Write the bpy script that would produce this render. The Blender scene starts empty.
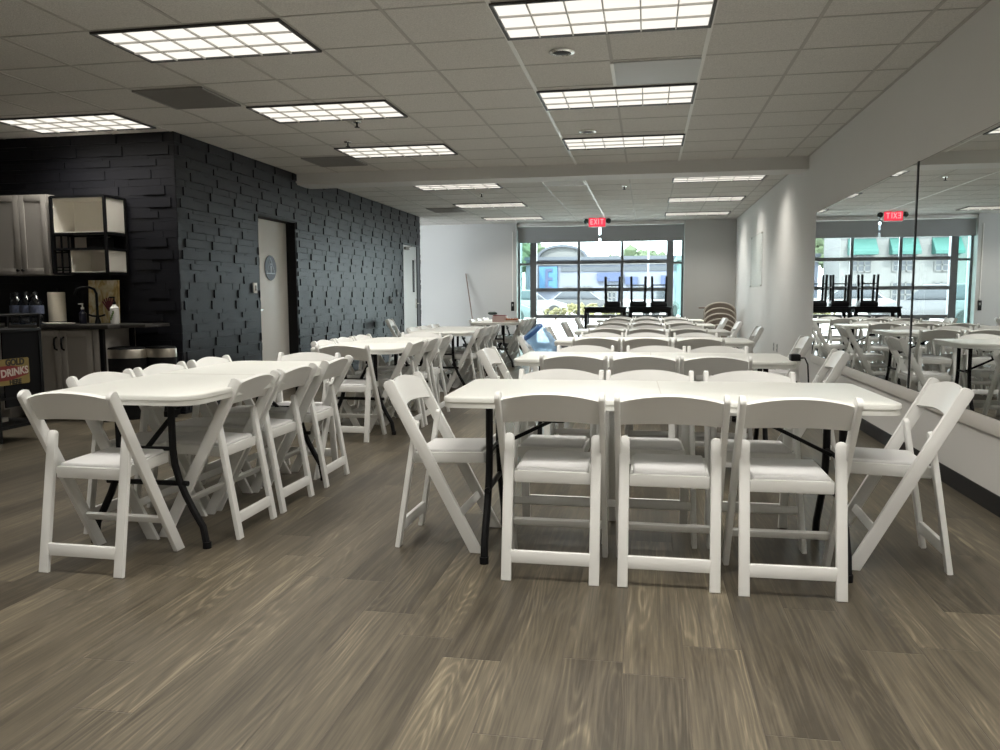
import bpy, bmesh, math, random
from mathutils import Vector, Matrix
random.seed(7)
PI = math.pi
scene = bpy.context.scene
COL = scene.collection
V = Vector

# ------------------------------------------------------------------ materials
def lin(r, g, b):
    f = lambda c: (c/255/12.92) if c/255 <= .04045 else ((c/255+.055)/1.055)**2.4
    return (f(r), f(g), f(b), 1)

def mat(name, col, rough=.5, metal=0., spec=.5, bump=None, vary=None, emit=None, strength=0., coat=0.):
    m = bpy.data.materials.new(name); m.use_nodes = True
    nt = m.node_tree; n = nt.nodes; b = n['Principled BSDF']
    c = tuple(col) if len(col) == 4 else tuple(col)+(1,)
    b.inputs['Base Color'].default_value = c
    b.inputs['Roughness'].default_value = rough
    b.inputs['Metallic'].default_value = metal
    b.inputs['Specular IOR Level'].default_value = spec
    b.inputs['Coat Weight'].default_value = coat
    if emit:
        b.inputs['Emission Color'].default_value = tuple(emit)+(1,)
        b.inputs['Emission Strength'].default_value = strength
    if vary or bump:
        tc = n.new('ShaderNodeTexCoord')
    if vary:                                   # (scale, amount)
        no = n.new('ShaderNodeTexNoise'); no.inputs['Scale'].default_value = vary[0]; no.inputs['Detail'].default_value = 5
        nt.links.new(tc.outputs['Object'], no.inputs['Vector'])
        mx = n.new('ShaderNodeMix'); mx.data_type = 'RGBA'
        a = vary[1]
        mx.inputs[6].default_value = tuple(x*(1-a) for x in c[:3])+(1,)
        mx.inputs[7].default_value = tuple(min(1, x*(1+a)) for x in c[:3])+(1,)
        nt.links.new(no.outputs['Fac'], mx.inputs[0]); nt.links.new(mx.outputs[2], b.inputs['Base Color'])
    if bump:                                   # (scale, strength)
        nb = n.new('ShaderNodeTexNoise'); nb.inputs['Scale'].default_value = bump[0]; nb.inputs['Detail'].default_value = 4
        nt.links.new(tc.outputs['Object'], nb.inputs['Vector'])
        bp = n.new('ShaderNodeBump'); bp.inputs['Strength'].default_value = bump[1]; bp.inputs['Distance'].default_value = .01
        nt.links.new(nb.outputs['Fac'], bp.inputs['Height']); nt.links.new(bp.outputs[0], b.inputs['Normal'])
    return m

def emission(name, col, s):
    m = bpy.data.materials.new(name); m.use_nodes = True
    nt = m.node_tree; nt.nodes.clear()
    e = nt.nodes.new('ShaderNodeEmission'); o = nt.nodes.new('ShaderNodeOutputMaterial')
    e.inputs[0].default_value = tuple(col)+(1,); e.inputs[1].default_value = s
    nt.links.new(e.outputs[0], o.inputs[0]); return m

def glass_mat(name, tint, gloss):
    m = bpy.data.materials.new(name); m.use_nodes = True
    nt = m.node_tree; nt.nodes.clear()
    t = nt.nodes.new('ShaderNodeBsdfTransparent'); t.inputs[0].default_value = tuple(tint)+(1,)
    g = nt.nodes.new('ShaderNodeBsdfGlossy'); g.inputs['Roughness'].default_value = .01
    x = nt.nodes.new('ShaderNodeMixShader'); x.inputs[0].default_value = gloss
    o = nt.nodes.new('ShaderNodeOutputMaterial')
    nt.links.new(t.outputs[0], x.inputs[1]); nt.links.new(g.outputs[0], x.inputs[2]); nt.links.new(x.outputs[0], o.inputs[0])
    return m

def milky_mat(name, tint, body, k):
    m = bpy.data.materials.new(name); m.use_nodes = True
    nt = m.node_tree; n = nt.nodes; p = n['Principled BSDF']; o = n['Material Output']
    p.inputs['Base Color'].default_value = tuple(body)+(1,); p.inputs['Roughness'].default_value = .2
    t = n.new('ShaderNodeBsdfTransparent'); t.inputs[0].default_value = tuple(tint)+(1,)
    l = n.new('ShaderNodeBsdfTranslucent'); l.inputs[0].default_value = tuple(body)+(1,)
    a = n.new('ShaderNodeMixShader'); a.inputs[0].default_value = .5; b = n.new('ShaderNodeMixShader'); b.inputs[0].default_value = k
    nt.links.new(p.outputs[0], a.inputs[1]); nt.links.new(l.outputs[0], a.inputs[2])
    nt.links.new(t.outputs[0], b.inputs[1]); nt.links.new(a.outputs[0], b.inputs[2]); nt.links.new(b.outputs[0], o.inputs[0])
    return m

def floor_mat():
    m = bpy.data.materials.new('wood_plank'); m.use_nodes = True
    nt = m.node_tree; N = nt.nodes; L = nt.links; b = N['Principled BSDF']
    def math_(op, a, c=None, d=None):
        q = N.new('ShaderNodeMath'); q.operation = op
        for i, s in enumerate((a, c, d)):
            if s is None: continue
            if isinstance(s, (int, float)): q.inputs[i].default_value = s
            else: L.new(s, q.inputs[i])
        return q.outputs[0]
    tc = N.new('ShaderNodeTexCoord'); sp = N.new('ShaderNodeSeparateXYZ'); L.new(tc.outputs['Object'], sp.inputs[0])
    x, y = sp.outputs[0], sp.outputs[1]
    W, LEN = .19, 1.35
    xs = math_('DIVIDE', math_('ADD', x, .06), W)
    colid = math_('FLOOR', xs)
    wn = N.new('ShaderNodeTexWhiteNoise'); wn.noise_dimensions = '1D'; L.new(colid, wn.inputs['W'])
    ys = math_('ADD', math_('DIVIDE', y, LEN), math_('MULTIPLY', wn.outputs['Value'], 7.3))
    rowid = math_('FLOOR', ys)
    pid = math_('ADD', math_('MULTIPLY', colid, 17.31), math_('MULTIPLY', rowid, 3.77))
    wn2 = N.new('ShaderNodeTexWhiteNoise'); wn2.noise_dimensions = '1D'; L.new(pid, wn2.inputs['W'])
    tone = wn2.outputs['Value']
    def vec(a, c, d):
        q = N.new('ShaderNodeCombineXYZ')
        for i, s in enumerate((a, c, d)): 
            if isinstance(s, (int, float)): q.inputs[i].default_value = s
            else: L.new(s, q.inputs[i])
        return q.outputs[0]
    def noise(v, sc, det, rough=.55, dist=0.):
        q = N.new('ShaderNodeTexNoise'); q.inputs['Scale'].default_value = sc; q.inputs['Detail'].default_value = det
        q.inputs['Roughness'].default_value = rough; q.inputs['Distortion'].default_value = dist
        L.new(v, q.inputs['Vector']); return q.outputs['Fac']
    # broad streaks, cathedral rings, fine pores: all stretched along the plank
    broad = noise(vec(math_('MULTIPLY', x, 11), math_('MULTIPLY', y, .8), pid), 1.0, 4, .6)
    ring0 = noise(vec(math_('MULTIPLY', x, 6.5), math_('MULTIPLY', y, .6), math_('MULTIPLY', pid, 1.7)), 1.0, 2, .45)
    ring = math_('POWER', math_('MULTIPLY_ADD', math_('SINE', math_('MULTIPLY', ring0, 150.)), .5, .5), 2.2)
    mask = math_('MULTIPLY', math_('SUBTRACT', noise(vec(math_('MULTIPLY', x, 6), math_('MULTIPLY', y, .9), math_('MULTIPLY', pid, 2.3)), 1.0, 2), .36), 3.0)
    mask = math_('MINIMUM', math_('MAXIMUM', mask, 0.), 1.)
    ringm = math_('MULTIPLY', ring, mask)
    fine = noise(vec(math_('MULTIPLY', x, 95), math_('MULTIPLY', y, 2.6), pid), 1.0, 4, .65)
    streak = math_('POWER', noise(vec(math_('MULTIPLY', x, 46), math_('MULTIPLY', y, 1.3), math_('MULTIPLY', pid, 3.1)), 1.0, 3, .6), 1.6)
    f = math_('MULTIPLY_ADD', tone, .27, math_('MULTIPLY_ADD', broad, .62, math_('MULTIPLY_ADD', ringm, .20, math_('MULTIPLY_ADD', fine, .80, math_('MULTIPLY_ADD', streak, .50, -.72)))))
    cr = N.new('ShaderNodeValToRGB'); L.new(f, cr.inputs[0])
    e = cr.color_ramp.elements
    e[0].position = .12; e[0].color = (.050, .042, .030, 1)
    e[1].position = .98; e[1].color = (.37, .32, .215, 1)
    k = cr.color_ramp.elements.new(.48); k.color = (.124, .105, .074, 1)
    # seams between planks
    fx = math_('FRACT', xs); fy = math_('FRACT', ys)
    dx = math_('MULTIPLY', math_('MINIMUM', fx, math_('SUBTRACT', 1., fx)), W)
    dy = math_('MULTIPLY', math_('MINIMUM', fy, math_('SUBTRACT', 1., fy)), LEN)
    seam = math_('MINIMUM', math_('DIVIDE', math_('MINIMUM', dx, dy), .0022), 1.0)
    mx = N.new('ShaderNodeMix'); mx.data_type = 'RGBA'; mx.inputs[6].default_value = (.075, .062, .05, 1)
    L.new(seam, mx.inputs[0]); L.new(cr.outputs[0], mx.inputs[7]); L.new(mx.outputs[2], b.inputs['Base Color'])
    bp = N.new('ShaderNodeBump'); bp.inputs['Strength'].default_value = .35; bp.inputs['Distance'].default_value = .0025
    L.new(math_('ADD', math_('MULTIPLY', seam, 1.0), math_('MULTIPLY', fine, .35)), bp.inputs['Height']); L.new(bp.outputs[0], b.inputs['Normal'])
    b.inputs['Roughness'].default_value = .42
    L.new(math_('MULTIPLY_ADD', fine, .18, .33), b.inputs['Roughness'])
    b.inputs['Specular IOR Level'].default_value = .42
    return m

def art_mat():
    m = bpy.data.materials.new('botanical_print'); m.use_nodes = True
    nt = m.node_tree; n = nt.nodes; b = n['Principled BSDF']
    tc = n.new('ShaderNodeTexCoord'); mp = n.new('ShaderNodeMapping'); mp.inputs['Scale'].default_value = (9, 1, 4)
    no = n.new('ShaderNodeTexNoise'); no.inputs['Scale'].default_value = 1.6; no.inputs['Detail'].default_value = 4; no.inputs['Distortion'].default_value = 1.2
    cr = n.new('ShaderNodeValToRGB'); e = cr.color_ramp.elements
    e[0].position = .30; e[0].color = lin(176, 146, 92)
    e[1].position = .62; e[1].color = lin(246, 238, 218)
    k = e.new(.42); k.color = lin(212, 188, 128)
    k = e.new(.52); k.color = lin(228, 216, 178)
    nt.links.new(tc.outputs['Object'], mp.inputs[0]); nt.links.new(mp.outputs[0], no.inputs['Vector'])
    nt.links.new(no.outputs['Fac'], cr.inputs[0]); nt.links.new(cr.outputs[0], b.inputs['Base Color']); b.inputs['Roughness'].default_value = .5
    return m

M = dict(
    floor=floor_mat(),
    tile=mat('ceiling_tile', (.66, .64, .605), .95, spec=.1, bump=(140, .6), vary=(110, .34)),
    grid=mat('ceiling_grid', (.46, .44, .41), .6), rail=mat('painted_sheen_rail', (.80, .79, .76), .4),
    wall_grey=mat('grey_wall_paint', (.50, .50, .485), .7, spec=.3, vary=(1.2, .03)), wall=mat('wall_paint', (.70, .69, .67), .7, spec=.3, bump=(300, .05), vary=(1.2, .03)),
    trim=mat('trim_paint', (.72, .69, .65), .5),
    base=mat('rubber_base', (.012, .012, .013), .5),
    black_panel=mat('charcoal_panel', (.0088, .0092, .0128), .44, spec=.36, bump=(60, .12), vary=(9, .18)),
    chair=mat('white_resin', (.81, .815, .80), .42, bump=(400, .03)),
    pad=mat('white_vinyl', (.76, .76, .765), .5, bump=(250, .06)),
    table=mat('table_plastic', (.76, .77, .735), .4, bump=(320, .09)),
    black_metal=mat('black_steel', (.007, .007, .008), .5, spec=.2),
    bolt=mat('bolt_steel', (.12, .12, .12), .35, metal=.9),
    chrome=mat('chrome', (.75, .74, .71), .22, metal=1),
    steel=mat('brushed_steel', (.62, .58, .52), .34, metal=1, bump=(40, .1)),
    mirror=mat('mirror_silver', (.86, .88, .87), .0, metal=1),
    mirror_edge=mat('mirror_edge', (.05, .06, .055), .2),
    diffuser=emission('troffer_diffuser', (1.0, .955, .86), .74),
    louver=mat('louver_white', (.62, .60, .56), .45),
    fixture=mat('fixture_rim', (.05, .048, .045), .5),
    grille=mat('return_grille', (.30, .29, .275), .6),
    grey_tile=mat('metal_ceiling_panel', (.62, .64, .65), .6),
    white_plastic=mat('white_plastic', (.78, .77, .74), .4),
    door=mat('door_paint', (.76, .74, .70), .45, vary=(2, .02)),
    door_grey=mat('door_paint_grey', (.78, .80, .80), .45),
    jamb=mat('dark_frame', (.009, .009, .010), .55, spec=.2),
    alu=mat('aluminium_frame', (.20, .21, .22), .4, metal=.6),
    blind=mat('roller_shade', (.36, .37, .375), .85, bump=(200, .1)),
    glass=glass_mat('clear_glass', (.93, .97, .96), .06),
    glass_teal=glass_mat('tinted_glass', (.78, .95, .92), .06),
    exit=mat('exit_red', (.55, .03, .06), .4, emit=(1, .05, .09), strength=.75),
    exit_letter=mat('exit_letter', (.8, .2, .22), .4, emit=(1, .30, .32), strength=.9),
    taupe=mat('taupe_cabinet', (.345, .325, .30), .5, vary=(3, .04)),
    white_lam=mat('white_laminate', (.80, .77, .70), .5),
    counter=mat('dark_counter', (.045, .042, .039), .28, vary=(30, .3)),
    blue_sign=mat('blue_grey_sign', (.045, .055, .085), .45),
    pale_sign=mat('pale_sign', (.42, .46, .52), .45),
    paper=mat('paper_towel', (.72, .66, .55), .9, bump=(80, .2)),
    jug=glass_mat('clear_jug_plastic', (.62, .68, .78), .10),
    jug_label=mat('jug_label', (.10, .12, .19), .6, vary=(60, .6)),
    water_blue=milky_mat('blue_bottle_plastic', (.80, .91, 1.0), (.52, .74, .97), .5),
    water_dark=mat('blue_cap', (.03, .10, .28), .35),
    navy=mat('navy_soap', (.008, .010, .028), .3),
    green=mat('leaf_green', (.18, .27, .10), .5),
    mustard=mat('mustard_tin', (.25, .185, .05), .5, vary=(12, .35)),
    red=mat('sign_red', (.20, .016, .018), .5, vary=(20, .2)),
    sign_white=mat('sign_white', (.58, .50, .44), .5),
    ink=mat('sign_black', (.015, .013, .01), .5),
    art=art_mat(), maroon=mat('maroon_ink', (.22, .05, .06), .6),
    brown=mat('brown_seat_fabric', (.27, .225, .185), .6), beige=mat('beige_metal', (.55, .51, .45), .4),
    snack=mat('orange_wrapper', (.36, .12, .05), .5), pink=mat('pale_pink_carton', (.52, .38, .35), .6),
    dark_green=mat('dark_green_plastic', (.03, .06, .05), .4),
    wood=mat('broom_wood', (.16, .10, .07), .5),
    acrylic=glass_mat('acrylic_sheet', (.97, .98, .975), .05),
    # outdoors
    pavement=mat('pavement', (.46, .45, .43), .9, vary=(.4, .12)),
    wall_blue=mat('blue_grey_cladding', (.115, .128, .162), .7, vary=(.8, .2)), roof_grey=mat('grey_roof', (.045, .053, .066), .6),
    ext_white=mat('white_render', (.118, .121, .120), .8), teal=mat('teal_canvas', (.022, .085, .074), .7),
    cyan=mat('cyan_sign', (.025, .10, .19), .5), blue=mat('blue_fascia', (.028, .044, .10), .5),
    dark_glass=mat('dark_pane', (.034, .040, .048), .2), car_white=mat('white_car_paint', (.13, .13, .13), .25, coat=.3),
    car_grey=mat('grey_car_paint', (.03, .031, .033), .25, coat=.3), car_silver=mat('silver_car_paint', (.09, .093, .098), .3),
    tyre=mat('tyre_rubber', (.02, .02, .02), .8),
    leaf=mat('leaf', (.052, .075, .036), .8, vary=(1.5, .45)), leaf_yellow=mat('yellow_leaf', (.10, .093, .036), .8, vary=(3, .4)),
    trunk=mat('bark', (.16, .12, .09), .9),
)

# ------------------------------------------------------------------ mesh helpers
def basis(a, b, c, o):
    return Matrix(((a.x, b.x, c.x, o.x), (a.y, b.y, c.y, o.y), (a.z, b.z, c.z, o.z), (0, 0, 0, 1)))

class MB:
    def __init__(s): s.bm = bmesh.new(); s.mats = []; s.cur = 0
    def use(s, m):
        if m not in s.mats: s.mats.append(m)
        s.cur = s.mats.index(m); return s
    def _merge(s, t, mx=None):
        if mx is not None: bmesh.ops.transform(t, matrix=mx, verts=t.verts)
        bmesh.ops.recalc_face_normals(t, faces=t.faces)
        vm = {v: s.bm.verts.new(v.co) for v in t.verts}
        for f in t.faces:
            try: q = s.bm.faces.new([vm[v] for v in f.verts]); q.material_index = s.cur
            except ValueError: pass
        t.free(); return s
    def box(s, c, d, bev=0., mx=None, seg=2):
        t = bmesh.new(); bmesh.ops.create_cube(t, size=1)
        bmesh.ops.scale(t, vec=V(d), verts=t.verts)
        if bev: bmesh.ops.bevel(t, geom=list(t.edges), offset=bev, segments=seg, affect='EDGES', profile=.5)
        bmesh.ops.translate(t, vec=V(c), verts=t.verts)
        return s._merge(t, mx)
    def bx(s, x0, x1, y0, y1, z0, z1, bev=0.):
        return s.box(((x0+x1)/2, (y0+y1)/2, (z0+z1)/2), (abs(x1-x0), abs(y1-y0), abs(z1-z0)), bev)
    def bar(s, p0, p1, w, t, side, bev=0.):
        p0, p1, side = V(p0), V(p1), V(side); d = p1-p0; L = d.length; d.normalize()
        a = (side-d*side.dot(d)).normalized(); n = d.cross(a)
        return s.box((0, 0, 0), (w, t, L), bev, basis(a, n, d, (p0+p1)/2))
    def prism(s, o, a, b, pts, th, bev=0.):
        """outline pts in the (a,b) plane at o, extruded th/2 both ways"""
        a, b, o = V(a), V(b), V(o); c = a.cross(b).normalized()
        t = bmesh.new()
        lo = [t.verts.new((x, y, -th/2)) for x, y in pts]; hi = [t.verts.new((x, y, th/2)) for x, y in pts]
        n = len(pts); t.faces.new(lo[::-1]); t.faces.new(hi)
        for i in range(n): t.faces.new((lo[i], lo[(i+1) % n], hi[(i+1) % n], hi[i]))
        if bev:
            es = [e for e in t.edges if abs(e.verts[0].co.z-e.verts[1].co.z) < 1e-6]
            bmesh.ops.bevel(t, geom=es, offset=bev, segments=2, affect='EDGES', profile=.5)
        return s._merge(t, basis(a, b, c, o))
    def lathe(s, prof, seg=20, o=(0, 0, 0), sx=1., sy=1., mx=None, caps=True):
        t = bmesh.new(); rings = []
        for r, z in prof:
            rings.append([t.verts.new((r*sx*math.cos(2*PI*k/seg), r*sy*math.sin(2*PI*k/seg), z)) for k in range(seg)])
        for i in range(len(rings)-1):
            for k in range(seg):
                t.faces.new((rings[i][k], rings[i][(k+1) % seg], rings[i+1][(k+1) % seg], rings[i+1][k]))
        if caps: t.faces.new(rings[0][::-1]); t.faces.new(rings[-1])
        m = Matrix.Translation(V(o)); 
        return s._merge(t, m @ mx if mx is not None else m)
    def tube(s, path, r, seg=10):
        P = [V(p) for p in path]; t = bmesh.new(); rings = []
        ref = V((0, 0, 1)) if abs((P[1]-P[0]).normalized().z) < .9 else V((1, 0, 0))
        for i, p in enumerate(P):
            d = (P[min(i+1, len(P)-1)]-P[max(i-1, 0)]).normalized()
            a = (ref-d*ref.dot(d)).normalized(); b = d.cross(a); ref = a
            rings.append([t.verts.new(p+a*r*math.cos(2*PI*k/seg)+b*r*math.sin(2*PI*k/seg)) for k in range(seg)])
        for i in range(len(rings)-1):
            for k in range(seg): t.faces.new((rings[i][k], rings[i][(k+1) % seg], rings[i+1][(k+1) % seg], rings[i+1][k]))
        t.faces.new(rings[0][::-1]); t.faces.new(rings[-1])
        return s._merge(t)
    def sheet(s, grid, th, nrm=None):
        """grid[i][j] of points -> closed slab with thickness th along nrm(i,j)"""
        t = bmesh.new(); n, k = len(grid), len(grid[0])
        A = [[t.verts.new(V(p)+nrm*th/2) for p in r] for r in grid]; B = [[t.verts.new(V(p)-nrm*th/2) for p in r] for r in grid]
        for i in range(n-1):
            for j in range(k-1):
                t.faces.new((A[i][j], A[i][j+1], A[i+1][j+1], A[i+1][j])); t.faces.new((B[i][j], B[i+1][j], B[i+1][j+1], B[i][j+1]))
        for i in range(n-1):
            t.faces.new((A[i][0], A[i+1][0], B[i+1][0], B[i][0])); t.faces.new((A[i][-1], B[i][-1], B[i+1][-1], A[i+1][-1]))
        for j in range(k-1):
            t.faces.new((A[0][j], B[0][j], B[0][j+1], A[0][j+1])); t.faces.new((A[-1][j], A[-1][j+1], B[-1][j+1], B[-1][j]))
        return s._merge(t)
    def blob(s, c, r, amp=.25, seed=0, sub=2):
        t = bmesh.new(); bmesh.ops.create_icosphere(t, subdivisions=sub, radius=1)
        rnd = random.Random(seed)
        for v in t.verts:
            k = 1+amp*(rnd.random()-.5)*2
            v.co = V((v.co.x*r[0]*k, v.co.y*r[1]*k, v.co.z*r[2]*k))+V(c)
        return s._merge(t)
    def text(s, txt, size, mx, depth=.002, align='CENTER', bold=0.):
        cu = bpy.data.curves.new('lettering', 'FONT'); cu.body = txt; cu.size = size; cu.extrude = depth/2; cu.offset = bold; cu.align_x = align; cu.align_y = 'CENTER'
        o = bpy.data.objects.new('lettering', cu); COL.objects.link(o)
        dg = bpy.context.evaluated_depsgraph_get(); me = bpy.data.meshes.new_from_object(o.evaluated_get(dg))
        bpy.data.objects.remove(o); bpy.data.curves.remove(cu)
        t = bmesh.new(); t.from_mesh(me); bpy.data.meshes.remove(me)
        return s._merge(t, mx)
    def build(s, name, m=None, parent=None, loc=None, smooth=35):
        me = bpy.data.meshes.new(name); s.bm.to_mesh(me); s.bm.free()
        for q in (s.mats or [m]): me.materials.append(q)
        if smooth:
            for p in me.polygons: p.use_smooth = True
            me.set_sharp_from_angle(angle=math.radians(smooth))
        o = bpy.data.objects.new(name, me); COL.objects.link(o)
        if parent: o.parent = parent
        if loc: o.location = loc
        return o

def tag(o, label=None, cat=None, group=None, kind=None):
    if label: o['label'] = label
    if cat: o['category'] = cat
    if group: o['group'] = group
    if kind: o['kind'] = kind
    return o
def thing(name, label, cat, loc=(0, 0, 0), rz=0., group=None):
    o = bpy.data.objects.new(name, None); COL.objects.link(o); o.empty_display_size = .1
    o.location = loc; o.rotation_euler = (0, 0, rz)
    return tag(o, label, cat, group)
def struct(o): o['kind'] = 'structure'; return o
def dup(root, loc, rz=0., label=None, group=None):
    r = root.copy(); COL.objects.link(r); r.location = loc; r.rotation_euler = (0, 0, rz)
    if label: r['label'] = label
    if group: r['group'] = group
    for ch in list(root.children):
        c = ch.copy(); COL.objects.link(c); c.parent = r
        for g in list(ch.children):
            d = g.copy(); COL.objects.link(d); d.parent = c
    return r
X_, Y_, Z_ = V((1, 0, 0)), V((0, 1, 0)), V((0, 0, 1))

# ------------------------------------------------------------------ camera (solved from the photo's vanishing lines)
cam = bpy.data.cameras.new('camera'); co = bpy.data.objects.new('camera', cam); COL.objects.link(co)
fw = V((-.18073858, .97859817, -.0983829)); rt = V((.98343715, .181198, -.00431988)); up = V((-.01359936, .09753417, .99513926))
co.matrix_world = basis(rt, up, -fw, V((0, 0, 1.15)))
cam.sensor_width = 36; cam.lens = 36*.79464; cam.clip_start = .05; cam.clip_end = 600
scene.camera = co
scene.view_settings.view_transform = 'Standard'; scene.view_settings.look = 'None'
scene.view_settings.gamma = 1; scene.view_settings.exposure = .60; scene.view_settings.use_curve_mapping = False

# ------------------------------------------------------------------ room shell
C = 2.743; WR = 1.815; WL = -4.5; YB = 17.4; YK = 7.13
struct(MB().bx(-8.2, WR+.2, -3.7, 17.9, -.12, 0).build('floor', M['floor']))
def ceil():
    m = MB(); m.bx(-8.2, WR+.2, -3.7, 17.9, C, C+.12); return struct(m.build('ceiling', M['tile']))
ceil()
g = MB()
GX0, GY0, GP = -.87, 4.41, .6096
k = -13
while GX0+k*GP < WR:
    x = GX0+k*GP
    if x > -8.1: g.bx(x-.011, x+.011, -3.5, YB, C-.004, C)
    k += 1
k = -13
while GY0+k*GP < YB:
    y = GY0+k*GP
    if y > -3.5: g.bx(-8.0, WR, y-.008, y+.008, C-.003, C)
    k += 1
g.bx(WR-.022, WR, -3.5, YB, C-.006, C)
struct(g.build('ceiling_grid', M['grid']))
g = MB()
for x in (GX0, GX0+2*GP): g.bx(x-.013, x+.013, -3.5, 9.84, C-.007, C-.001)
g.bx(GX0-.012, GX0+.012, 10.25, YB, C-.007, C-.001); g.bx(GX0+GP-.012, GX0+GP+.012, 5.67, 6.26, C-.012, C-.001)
struct(g.build('ceiling_rails', M['rail']))  # paler than the grid: reflected sheen beside the lights put into the colour
# dropped beam across the room
struct(MB().bx(WL-.02, WR, 9.84, 10.25, 2.60, C).build('ceiling_beam', M['wall']))
# right wall, with mirror ledge
struct(MB().bx(WR, WR+.15, -3.6, 17.8, 0, C).build('wall_right', M['wall']))
struct(MB().bx(WR-.006, WR, -3.5, YB, 0, .105).build('baseboard_right', M['base']))
struct(MB().bx(WR-.018, WR, -.35, 9.30, .412, .497, .003).build('trim_1', M['trim']))
# mirror panels
for (y0, y1, lab) in ((5.955, 9.28, 'large frameless wall mirror panel beyond the black seam, reflecting the window'),
                      (2.74, 5.935, 'large frameless wall mirror panel on the camera side of the black seam')):
    m = MB(); m.use(M['mirror_edge']); m.bx(WR-.010, WR, y0, y1, .500, 2.048)
    m.use(M['mirror']); m.bx(WR-.0115, WR-.0100, y0+.002, y1-.002, .503, 2.045)
    tag(m.build('wall_mirror', smooth=0), lab, 'mirror', 'mirror panels on the wall')
struct(MB().bx(WR-.016, WR, 5.934, 5.956, .498, 2.052).build('trim_2', M['base']))
# far wall with the window opening X -2.83..0.76
w = MB(); w.bx(-8.2, -4.06, YB+.06, YB+.5, 0, C); w.bx(-4.06, -2.83, YB, YB+.5, 0, C); w.bx(.76, WR+.15, YB, YB+.5, 0, C); w.bx(-2.83, .76, YB+.1, YB+.5, 2.70, C)
struct(w.build('wall_far', M['wall_grey']))
struct(MB().bx(-4.06, -2.84, YB-.006, YB, 0, .1).bx(.77, WR-.01, YB-.006, YB, 0, .1).build('baseboard_far', M['base']))
# walls out of view behind the camera keep the room closed
struct(MB().bx(-8.35, WR+.15, -3.7, -3.55, 0, C).build('wall_back', M['wall']))
struct(MB().bx(-8.35, -8.2, -3.7, YK, 0, C).build('wall_left', M['wall']))
struct(MB().bx(-8.35, -8.2, 15.5, 17.9, 0, C).build('wall_corridor', M['wall']))

# black 3D-panel walls: ledger blocks as geometry
PW, PH = .5, .5
PAT = []   # rows: (height, [(u0,u1,depth)...])
_r = random.Random(4)
_rows = [(.085, .22, .022), (.030, .60, .006), (.090, .10, .024), (.040, .55, .008), (.062, .38, .018), (.038, .75, .006), (.085, .50, .020), (.070, .30, .013)]
_s = sum(h for h, _, _ in _rows)
for h, u, d in _rows:
    e = min(1., u+_r.uniform(.42, .62))
    segs = []
    if u > .02: segs.append((0, u, _r.uniform(.003, .008)))
    segs.append((u, e, d*.8))
    if e < .985: segs.append((e, 1., _r.uniform(.004, .011)))
    PAT.append((h/_s*PH, segs))
def panel_wall(m, length, z1, place, holes=(), n0=0):
    """place(u, z, d)->point ; u along the wall, d out of it"""
    def block(u0, u1, z0, z1_, d):
        if u1-u0 < .004 or z1_-z0 < .004: return
        t = bmesh.new()
        q = [t.verts.new(place(u, z, dd)) for dd in (0, d) for (u, z) in ((u0, z0), (u1, z0), (u1, z1_), (u0, z1_))]
        for f in ((4, 5, 6, 7), (0, 1, 5, 4), (1, 2, 6, 5), (2, 3, 7, 6), (3, 0, 4, 7)): t.faces.new([q[i] for i in f])
        m._merge(t)
    ncol = int(math.ceil(length/PW))
    for c in range(ncol):
        z = z1 + (.0 if c % 1 == 0 else .2)
        i = 0
        while z > 0:
            h, segs = PAT[i % len(PAT)]
            za, zb = max(0, z-h), z
            for (u0, u1, d) in segs:
                parts = [(c*PW+u0*PW, min(length, c*PW+u1*PW), za, zb)]
                for (hu0, hu1, hz) in holes:
                    nxt = []
                    for (a, b_, c_, d_) in parts:
                        if b_ <= hu0 or a >= hu1 or c_ >= hz: nxt.append((a, b_, c_, d_)); continue
                        if a < hu0: nxt.append((a, hu0, c_, d_))
                        if b_ > hu1: nxt.append((hu1, b_, c_, d_))
                        if d_ > hz: nxt.append((max(a, hu0), min(b_, hu1), hz, d_))
                    parts = nxt
                for (a, b_, c_, d_) in parts: block(a, b_, c_+.0012, d_-.0012, d)
            z -= h; i += 1
D1 = (8.75, 9.80, 2.13); D2 = (14.36, 15.42, 2.16)
m = MB()
m.bx(WL-.6, WL, YK, D1[0], 0, C); m.bx(WL-.6, WL, D1[0], D1[1], D1[2], C); m.bx(WL-.6, WL, D1[1], D2[0], 0, C)
m.bx(WL-.6, WL, D2[0], D2[1], D2[2], C); m.bx(WL-.6, WL, D2[1], 15.56, 0, C)
panel_wall(m, 15.56-YK, C-.01, lambda u, z, d: V((WL+d, YK+u, z)), [(D1[0]-YK, D1[1]-YK, D1[2]), (D2[0]-YK, D2[1]-YK, D2[2])])
struct(m.build('wall_black', M['black_panel'], smooth=0))
m = MB(); m.bx(-8.2, WL-.59, YK, YK+.12, 0, C)
panel_wall(m, 8.2+WL, C-.01, lambda u, z, d: V((WL-u, YK-d, z)))
struct(m.build('wall_kitchen', M['black_panel'], smooth=0))

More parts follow.
